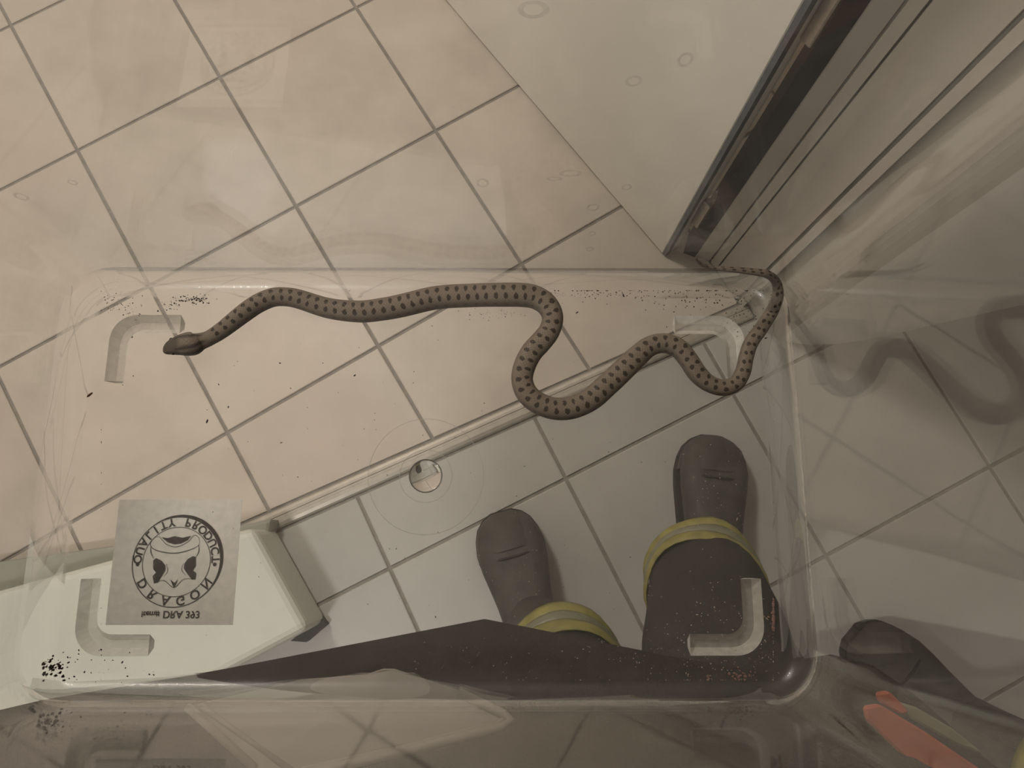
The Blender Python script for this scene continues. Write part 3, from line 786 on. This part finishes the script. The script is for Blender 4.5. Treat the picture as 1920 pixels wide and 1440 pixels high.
def boot(toe, heel, parent, hem):
    """side-lofted work boot: sections from heel to toe, then the shaft"""
    toe, heel = Vector(toe), Vector(heel); d = (toe-heel); L = d.length; d.normalize(); s = Vector((d.y, -d.x, 0))
    secs = [(0, .030, .07), (.03, .040, .095), (.10, .044, .105), (.20, .045, .112), (.32, .045, .122), (.44, .048, .112), (.55, .053, .098), (.66, .058, .088), (.76, .060, .080), (.85, .056, .073), (.92, .048, .066), (.97, .035, .056), (1.0, .018, .040)]
    rings = []
    for t, hw_, hh in secs:
        c = heel+d*(L*t); r = []
        for k in range(20):
            a = 2*math.pi*k/20; ca, sa_ = math.cos(a), math.sin(a)
            x = hw_*math.copysign(abs(ca)**.7, ca); z = .022+(hh-.022)*.5*(1+math.copysign(abs(sa_)**.75, sa_))
            r.append(Vector((c.x, c.y, 0))+s*x+Vector((0, 0, z)))
        rings.append(r)
    upper = loft(rings)
    hm_ = Vector((hem[0], hem[1], 0)); b0_ = heel+d*(L*.30)
    sh = smooth_tube([b0_+Vector((0, 0, .07)), b0_.lerp(hm_, .55)+Vector((0, 0, .14)), hm_+Vector((0, 0, .24))], [(.050, .056), (.053, .060), (.060, .066)], 4, xdir=s)
    up = keep2(obj('boot', *merge(upper, sh), M_BOOT, None, True), parent)
    parent = up
    so_r = []
    for t, hw_, hh in secs:
        c = heel+d*(L*(t*1.03-.015)); w_ = hw_*1.02+.001
        so_r.append([Vector((c.x, c.y, .0))+s*w_, Vector((c.x, c.y, .024))+s*w_, Vector((c.x, c.y, .024))-s*w_, Vector((c.x, c.y, .0))-s*w_])
    keep2(obj('boot_sole', *loft(so_r), M_SOLE), parent)
    cap = []
    for t, hw_, hh in secs[8:]:
        c = heel+d*(L*(t+.006))
        cap.append([Vector((c.x, c.y, 0))+s*((hw_+.0015)*math.cos(a))+Vector((0, 0, .024+(hh-.020)*math.sin(a)**.8)) for a in [math.pi*k/16 for k in range(17)]])
    keep2(obj('toe_cap', *loft(cap, closed=False), M_BOOT, None, True), parent)
    # front seam
    q = heel+d*(L*.72)
    rr_ = [Vector((q.x, q.y, 0))+s*(.0602*math.cos(a))+Vector((0, 0, .024+.062*math.sin(a)**.8)) for a in [math.pi*k/16 for k in range(1, 16)]]
    keep2(obj('toe_seam', *tube(rr_, [.0022]*len(rr_), 6), M_SOLE, None, True), parent)
def keep2(o, parent):
    if parent.type == 'MESH': o.parent = parent; return o      # sub-part: the part's own transform is the root's inverse, so world coordinates hold
    return keep(o, parent)
def person(loc, label, cat, J):
    root = empty('person', loc); tag(root, label, cat)
    V3 = Vector
    # body: one continuous skin grown over a skeleton
    me = bpy.data.meshes.new('body'); verts, edges, rad = [], [], []
    def add(p, r, par=None):
        verts.append(tuple(p)); rad.append(r)
        if par is not None: edges.append((par, len(verts)-1))
        return len(verts)-1
    pel = add(J['pelvis'], .115); sp1 = add(V3(J['pelvis']).lerp(V3(J['chest']), .5), .105, pel); ch = add(J['chest'], .12, sp1)
    nk = add(J['neck'], .052, ch); nk2 = add(V3(J['neck']).lerp(V3(J['head']), .45), .052, nk)
    for sd in ('l', 'r'):
        hp_ = add(J['hip_'+sd], .085, pel); kn = add(J['knee_'+sd], .055, hp_); an = add(J['ankle_'+sd], .038, kn)
        shd = add(J['shoulder_'+sd], .058, ch); el = add(J['elbow_'+sd], .042, shd); wr = add(J['wrist_'+sd], .027, el)
        hd = V3(J['hand_'+sd]); pd = (hd-V3(J['wrist_'+sd])).normalized(); sdv = V3(J['palm_'+sd]); sdv = (sdv-pd*sdv.dot(pd)).normalized(); nm = pd.cross(sdv)
        if J.get('flip_'+sd): nm = -nm
        pm = add(V3(J['wrist_'+sd])+pd*.045, .022, wr)
        for q, (lat, ln) in enumerate([(-.030, .068), (-.010, .078), (.010, .074), (.028, .058)]):
            b0 = V3(J['wrist_'+sd])+pd*.085+sdv*lat; k0 = add(b0, .011, pm)
            k1 = add(b0+pd*(ln*.35)+nm*(ln*.22), .0095, k0); k2 = add(b0+pd*(ln*.5)+nm*(ln*.55), .009, k1); add(b0+pd*(ln*.42)+nm*(ln*.85), .008, k2)
        t0 = add(V3(J['wrist_'+sd])+pd*.035-sdv*.036, .012, pm); t1 = add(V3(J['wrist_'+sd])+pd*.06-sdv*.052+nm*.018, .0105, t0); add(V3(J['wrist_'+sd])+pd*.082-sdv*.048+nm*.036, .009, t1)
    me.from_pydata(verts, edges, []); me.materials.append(M_SKIN)
    o = link(bpy.data.objects.new('body', me)); o.modifiers.new('skin', 'SKIN').use_smooth_shade = True
    if not me.skin_vertices:
        bmx = bmesh.new(); bmx.from_mesh(me); bmx.verts.layers.skin.verify(); bmx.to_mesh(me); bmx.free()
    for i, sv_ in enumerate(me.skin_vertices[0].data): sv_.radius = (rad[i], rad[i]); sv_.use_root = (i == 0)
    ss_ = o.modifiers.new('sub', 'SUBSURF'); ss_.levels = 2; ss_.render_levels = 2
    keep(o, root)
    # head with features
    hc = V3(J['head']); fd = V3(J['face']).normalized(); sd_ = fd.cross(V3((0, 0, 1))).normalized(); upv = sd_.cross(fd)
    rings = []
    for i in range(17):
        t = math.pi*(i+.05)/16.1; zz = math.cos(t); rr_ = math.sin(t); r = []
        for k in range(28):
            a = 2*math.pi*k/28; x = .075*rr_*math.cos(a); y = .095*rr_*math.sin(a)
            if zz < 0: x *= 1-.28*(-zz)**1.3; y *= 1-.12*(-zz) if y > 0 else 1-.3*(-zz)
            if y > 0:
                nose = math.exp(-(x/.013)**2)*(math.exp(-((zz+.22)/.16)**2)*.024+math.exp(-((zz+.05)/.16)**2)*.010); y += nose
                y -= .007*math.exp(-((abs(x)-.032)/.014)**2)*math.exp(-((zz-.02)/.10)**2)
                y += .005*math.exp(-(x/.024)**2)*math.exp(-((zz+.50)/.07)**2)
            r.append(hc+sd_*x+fd*y+upv*(.118*zz))
        rings.append(r)
    keep(obj('head', *loft(rings), M_SKIN, None, True), root)
    hr = []
    for i in range(10):
        t = math.pi*.56*(i+.05)/9; r = []
        for k in range(28):
            a = 2*math.pi*k/28; st_ = math.sin(t); y = .104*st_*math.sin(a)
            if y > .05 and math.cos(t) < .55: y = .05+(y-.05)*.2
            r.append(hc+sd_*(.083*st_*math.cos(a))+fd*(y-.006)+upv*(.126*math.cos(t)+.004))
        hr.append(r)
    keep(obj('hair', *loft(hr, True, False), M_HAIR, None, True), root)
    for sg in (-1, 1):
        ec = hc+sd_*(.032*sg)+fd*.0765+upv*.003
        keep(obj('eye', *loft([ellring(ec+fd*(.010*math.cos(math.pi*(i+.05)/8.1)), .012*math.sin(math.pi*(i+.05)/8.1), .010*math.sin(math.pi*(i+.05)/8.1), 14, fd, sd_) for i in range(9)]), M_EYEW, None, True), root)
        ic = ec+fd*.0085
        keep(obj('iris', *loft([ellring(ic, .0055, .0055, 14, fd, sd_), ellring(ic+fd*.0022, .003, .003, 14, fd, sd_)]), M_IRIS, None, True), root)
        er_ = hc+sd_*(.076*sg)-fd*.008-upv*.01
        keep(obj('ear', *loft([ellring(er_+sd_*(sg*q*.011), .018*(1-.5*abs(q-.5)), .030*(1-.4*abs(q-.5)), 14, sd_, fd) for q in (0, .3, .6, 1)]), M_SKIN, None, True), root)
    mc = hc+fd*.0865-upv*.062
    keep(obj('mouth', *loft([ellring(mc+sd_*(x*.024), .0035*(1-abs(x)**2*.8)+.0004, .006*(1-abs(x)**2*.7)+.0004, 10, sd_, upv) for x in (-1, -.6, -.2, .2, .6, 1)]), plain('lip', (.40, .17, .14, 1), .5), None, True), root)
    # trousers
    legs = []
    for i, sd in enumerate(('l', 'r')):
        hm = J['hem_'+sd]
        legs.append(smooth_tube([hm, V3(hm).lerp(V3(J['knee_'+sd]), .5), J['knee_'+sd], V3(J['knee_'+sd]).lerp(V3(J['hip_'+sd]), .55), V3(J['hip_'+sd])+V3((0, 0, .03))], [J.get('hem_rad', .085), .088, .092, .105, .115], 7, .006, i*3.7+loc[0], n=30))
    pv = V3(J['pelvis'])
    legs.append(smooth_tube([pv-V3((0, 0, .05)), pv+V3((0, 0, .03)), pv+V3((0, 0, .12))], [(.165, .125), (.18, .14), (.17, .13)], 3, n=30, xdir=J['xdir']))
    keep(obj('trousers', *merge(*legs), M_TROUSER, None, True), root)
    for i, sd in enumerate(('l', 'r')):
        hm = V3(J['hem_'+sd]); kd = (V3(J['knee_'+sd])-hm).normalized(); Lb = [-.002, .022, .0225, .046, .0465, .07]
        for (a0, a1, mt_) in ((.0, .028, M_YELLOW), (.028, .052, M_SILVER), (.052, .084, M_YELLOW)):
            rr = J.get('hem_rad', .085)+.009
            v, f = loft([ellring(hm+kd*(a0+.0), rr*.985, rr*.985, 30, kd), ellring(hm+kd*((a0+a1)/2+.0), rr*1.02, rr*1.02, 30, kd), ellring(hm+kd*(a1+.0), rr*.985, rr*.985, 30, kd)], False, False)
            v = [tuple(V3(q)+V3((noise.noise(V3(q)*12), noise.noise(V3(q)*12+V3((7, 0, 0))), noise.noise(V3(q)*10)))*.006) for q in v]
            ob = keep(obj('leg_band', v, f, mt_, None, True), root)
            s_ = ob.modifiers.new('thick', 'SOLIDIFY'); s_.thickness = .002
        boot(J['toe_'+sd], J['heel_'+sd], root, J['hem_'+sd])
    # jacket: body rings from hem to collar, sleeves
    jr = J['jacket']
    parts = [loft(jr, False, True)]
    for sd in ('l', 'r'):
        parts.append(smooth_tube([V3(J['shoulder_'+sd])*.82+V3(J['chest'])*.18+V3((0, 0, .02)), J['shoulder_'+sd], V3(J['shoulder_'+sd]).lerp(V3(J['elbow_'+sd]), .5), J['elbow_'+sd], V3(J['elbow_'+sd]).lerp(V3(J['wrist_'+sd]), .5), V3(J['elbow_'+sd]).lerp(V3(J['wrist_'+sd]), .95)], [.075, .085, .075, .066, .058, .050], 5, .006, 2.1, n=24))
    jo = keep(obj('jacket', *merge(*parts), M_JACKET, None, True), root)
    nk_ = V3(J['neck'])
    cl = loft([ellring(nk_-V3((0, 0, .035)), .085, .08, 26), ellring(nk_+V3((0, 0, .01)), .073, .07, 26), ellring(nk_+V3((0, 0, .045)), .076, .073, 26)], False, False)
    co = keep(obj('collar', *cl, M_JACKET, None, True), root); s_ = co.modifiers.new('thick', 'SOLIDIFY'); s_.thickness = .006
    return root
def jacket_rings(front, back_y, levels, n_back=16):
    """front: hem polyline left to right; levels: (z, centre, rx, ry) torso ellipses above"""
    P = [Vector((*p, 0)) for p in front]
    tot = [0]
    for i in range(1, len(P)): tot.append(tot[-1]+(P[i]-P[i-1]).length)
    fr_ = []
    NFp = 30
    for i in range(NFp):
        t = tot[-1]*i/(NFp-1)
        for k in range(1, len(P)):
            if t <= tot[k]+1e-9: fr_.append(P[k-1].lerp(P[k], (t-tot[k-1])/(tot[k]-tot[k-1]))); break
    a, b = P[-1], P[0]; bk = []
    for i in range(1, n_back):
        t = math.pi*i/n_back; mid = (a+b)/2
        bk.append(Vector((mid.x+(a.x-mid.x)*math.cos(t), min(a.y, b.y)*(1-math.sin(t))+back_y*math.sin(t), 0)))
    hem = fr_+bk
    rings = []
    (z0) = levels[0]
    cen = Vector((sum(p.x for p in hem)/len(hem), sum(p.y for p in hem)/len(hem), 0))
    rings.append([Vector((p.x, p.y, z0)) for p in hem])
    n = len(hem)
    for (z, c, rx, ry, mixv) in levels[1:]:
        r = []
        for p in hem:
            d = Vector((p.x-c[0], p.y-c[1], 0)); a = math.atan2(d.y/ry, d.x/rx)
            e = Vector((c[0]+rx*math.cos(a), c[1]+ry*math.sin(a), z)); h_ = Vector((p.x, p.y, z))
            r.append(e.lerp(h_, mixv))
        rings.append(r)
    return rings
# the one who holds the box
jf = [(-.335, -.135), (-.319, -.109), (-.194, -.089), (-.014, -.056), (.088, -.076), (.150, -.087), (.214, -.077), (.250, -.091), (.264, -.112), (.315, -.152), (.40, -.235)]
c0 = (.06, -.30)
jA = jacket_rings(jf, -.46, [.85, (.90, c0, .25, .17, .88), (.945, c0, .25, .17, .45), (1.0, c0, .245, .165, .18), (1.18, (.06, -.30), .24, .16, .02), (1.30, (.06, -.30), .235, .155, 0), (1.40, (.06, -.30), .20, .125, 0), (1.46, (.06, -.30), .10, .085, 0)])
A = dict(pelvis=(.12, -.33, .92), chest=(.06, -.30, 1.28), neck=(.06, -.30, 1.47), head=(.05, -.27, 1.64), face=(-.05, .9, -.55), xdir=(1, 0, 0),
  hip_l=(.04, -.33, .88), knee_l=(.085, -.30, .50), ankle_l=(.035, -.16, .10), hip_r=(.20, -.31, .88), knee_r=(.242, -.178, .50), ankle_r=(.355, -.06, .10),
  hem_l=(.085, -.185, .16), hem_r_=(0, 0, 0), shoulder_l=(-.13, -.30, 1.39), shoulder_r=(.25, -.30, 1.39), elbow_l=(-.33, -.22, 1.16), elbow_r=(.37, -.20, 1.16),
  wrist_l=(-.315, -.035, 1.225), hand_l=(-.285, .03, 1.235), palm_l=(0, .15, 1), wrist_r=(.262, -.020, 1.225), hand_r=(.225, .045, 1.235), palm_r=(0, .15, -1),
  toe_l=(-.012, .030, 0), heel_l=(.062, -.235, 0), toe_r=(.378, .168, 0), heel_r=(.345, -.112, 0), jacket=jA)
A['hem_l'] = (.082, -.186, .20); A['hem_r'] = (.300, -.062, .20); A['hem_rad'] = .080
A.pop('hem_r_')
pa = person((.10, -.20, 0), 'person in dark jacket and boots with yellow-banded trousers standing behind the box', 'person', A)
def trim(pxs, z, mat, name, th=.004):
    P = [at(x, y, z) for x, y in pxs]; v, f = prism([(p.x, p.y) for p in P], z-th, z)
    return keep(bevel(obj(name, v, f, mat), .0012, 1), pa)
trim([(1622, 1326), (1650, 1321), (1735, 1372), (1835, 1440), (1895, 1485), (1770, 1485), (1700, 1424), (1626, 1352)], .935, M_ORANGE, 'orange_hem_tape')
trim([(1690, 1318), (1722, 1328), (1790, 1368), (1846, 1414), (1796, 1398), (1712, 1350)], .93, M_SILVER, 'silver_hem_tape')
trim([(1645, 1300), (1668, 1296), (1708, 1336), (1692, 1342), (1650, 1318)], .93, M_ORANGE, 'orange_hem_tape')
# a second person standing to the right
fb = Vector((-.77, .64, 0)); sb_ = Vector((.64, .77, 0))
def pb(f_, s_, z): q = Vector((.93, -.56, 0))+fb*f_+sb_*s_; return (q.x, q.y, z)
ringsB = []
n_ = 40
for (z, rx, ry) in [(.84, .25, .17), (.95, .25, .17), (1.10, .24, .165), (1.30, .235, .155), (1.40, .20, .125), (1.47, .10, .085)]:
    ringsB.append(ellring(pb(-.02, 0, z), rx, ry, n_, (0, 0, 1), sb_))
B = dict(pelvis=pb(0, 0, .93), chest=pb(-.02, 0, 1.28), neck=pb(-.02, 0, 1.48), head=pb(.02, 0, 1.65), face=(-.77, .64, -.25), xdir=tuple(sb_),
  hip_l=pb(0, -.09, .89), hip_r=pb(0, .09, .89), knee_l=pb(.05, -.12, .50), knee_r=pb(.12, .10, .50), ankle_l=pb(-.02, -.14, .1), ankle_r=pb(.20, .085, .10),
  hem_l=pb(-.02, -.14, .20), hem_r=pb(.235, .075, .20), hem_rad=.080, toe_l=pb(.20, -.16, 0), heel_l=pb(-.08, -.13, 0), toe_r=(.612, -.180, 0), heel_r=(.812, -.372, 0),
  shoulder_l=pb(-.02, -.19, 1.39), shoulder_r=pb(-.02, .19, 1.39), elbow_l=pb(-.04, -.27, 1.12), elbow_r=pb(-.04, .27, 1.12), wrist_l=pb(.06, -.27, .88), wrist_r=pb(.06, .27, .88),
  hand_l=pb(.08, -.27, .80), hand_r=pb(.08, .27, .80), palm_l=tuple(fb), palm_r=tuple(fb), jacket=ringsB)
person(pb(0, 0, 0), 'person in dark clothing with yellow trouser bands standing right of the box, boot toe showing', 'person', B)

# pale panel added to stand in for a reflection-like shape at the near side
M_PANEL = plain('pale_placeholder', (.34, .31, .275, 1), .5, .06, 15)
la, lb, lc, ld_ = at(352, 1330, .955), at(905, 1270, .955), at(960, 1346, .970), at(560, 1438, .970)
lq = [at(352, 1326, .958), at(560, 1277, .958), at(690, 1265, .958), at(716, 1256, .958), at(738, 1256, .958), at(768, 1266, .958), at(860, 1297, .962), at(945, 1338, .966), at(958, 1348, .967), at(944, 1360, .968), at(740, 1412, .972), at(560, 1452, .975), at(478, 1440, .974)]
panel_root = empty('placeholder_panel', sum(lq, Vector())/len(lq)); tag(panel_root, 'pale flat placeholder panel with a raised rim between box and jacket', 'placeholder')
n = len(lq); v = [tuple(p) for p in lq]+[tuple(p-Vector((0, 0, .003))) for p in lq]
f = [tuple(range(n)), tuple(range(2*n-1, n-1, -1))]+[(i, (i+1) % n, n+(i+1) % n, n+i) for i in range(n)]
keep(obj('placeholder_face', v, f, M_PANEL), panel_root)
def panel_bar(a, b, r): 
    v, f = tube([lq[k]+Vector((0, 0, .0012)) for k in range(a, b)], [r]*(b-a), 10); keep(obj('placeholder_rim', v, f, M_PANEL, None, True), panel_root)
panel_bar(6, 12, .0022)
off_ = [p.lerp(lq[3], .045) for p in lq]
v, f = tube([off_[k]+Vector((0, 0, .0010)) for k in (8, 9, 10, 11)], [.0014]*4, 10); keep(obj('placeholder_rim', v, f, M_PANEL, None, True), panel_root)
v, f = tube([lq[0], lq[12]], [.002, .002], 10); keep(obj('placeholder_rim', v, f, M_PANEL, None, True), panel_root)
v, f = tube([lq[0].lerp(lq[6], .05), lq[11]+Vector((-.004, .002, .0))], [.0015, .0015], 10); keep(obj('placeholder_rim', v, f, M_PANEL, None, True), panel_root)

# ------------------------------------------------------------------ lamps
def ceiling_lamp(loc, label, watt, col, size):
    root = empty('ceiling_lamp', loc); tag(root, label, 'lamp')
    prof = [(.03, .085), (.10, .085), (.19, .07), (.20, .03), (.20, .012)]
    v, f = loft([ellring((loc[0], loc[1], loc[2]+h), r, r, 40) for r, h in prof], True, False); keep(obj('lamp_housing', v, f, M_SHADE, None, True), root)
    v, f = loft([ellring((loc[0], loc[1], loc[2]+.012-.012*math.sin(math.pi/2*i/5)), .196*math.cos(math.pi/2*i/5.2), .196*math.cos(math.pi/2*i/5.2), 40) for i in range(6)], True, True); keep(obj('lamp_glass', v, f, emit_mat('lamp_glow', col, 2.0), None, True), root)
    ld = bpy.data.lights.new('lamp_light', 'AREA'); ld.shape = 'DISK'; ld.size = size; ld.energy = watt; ld.color = col
    lo = link(bpy.data.objects.new('lamp_light', ld)); lo.location = (loc[0], loc[1], loc[2]-.02); keep(lo, root)
ceiling_lamp(HALL_LOC, 'round ceiling lamp of the beige tiled room', HALL_W, HALL_COL, .34)
ceiling_lamp(ROOM_LOC, 'round ceiling lamp of the grey tiled room behind the people', ROOM_W, ROOM_COL, .30)
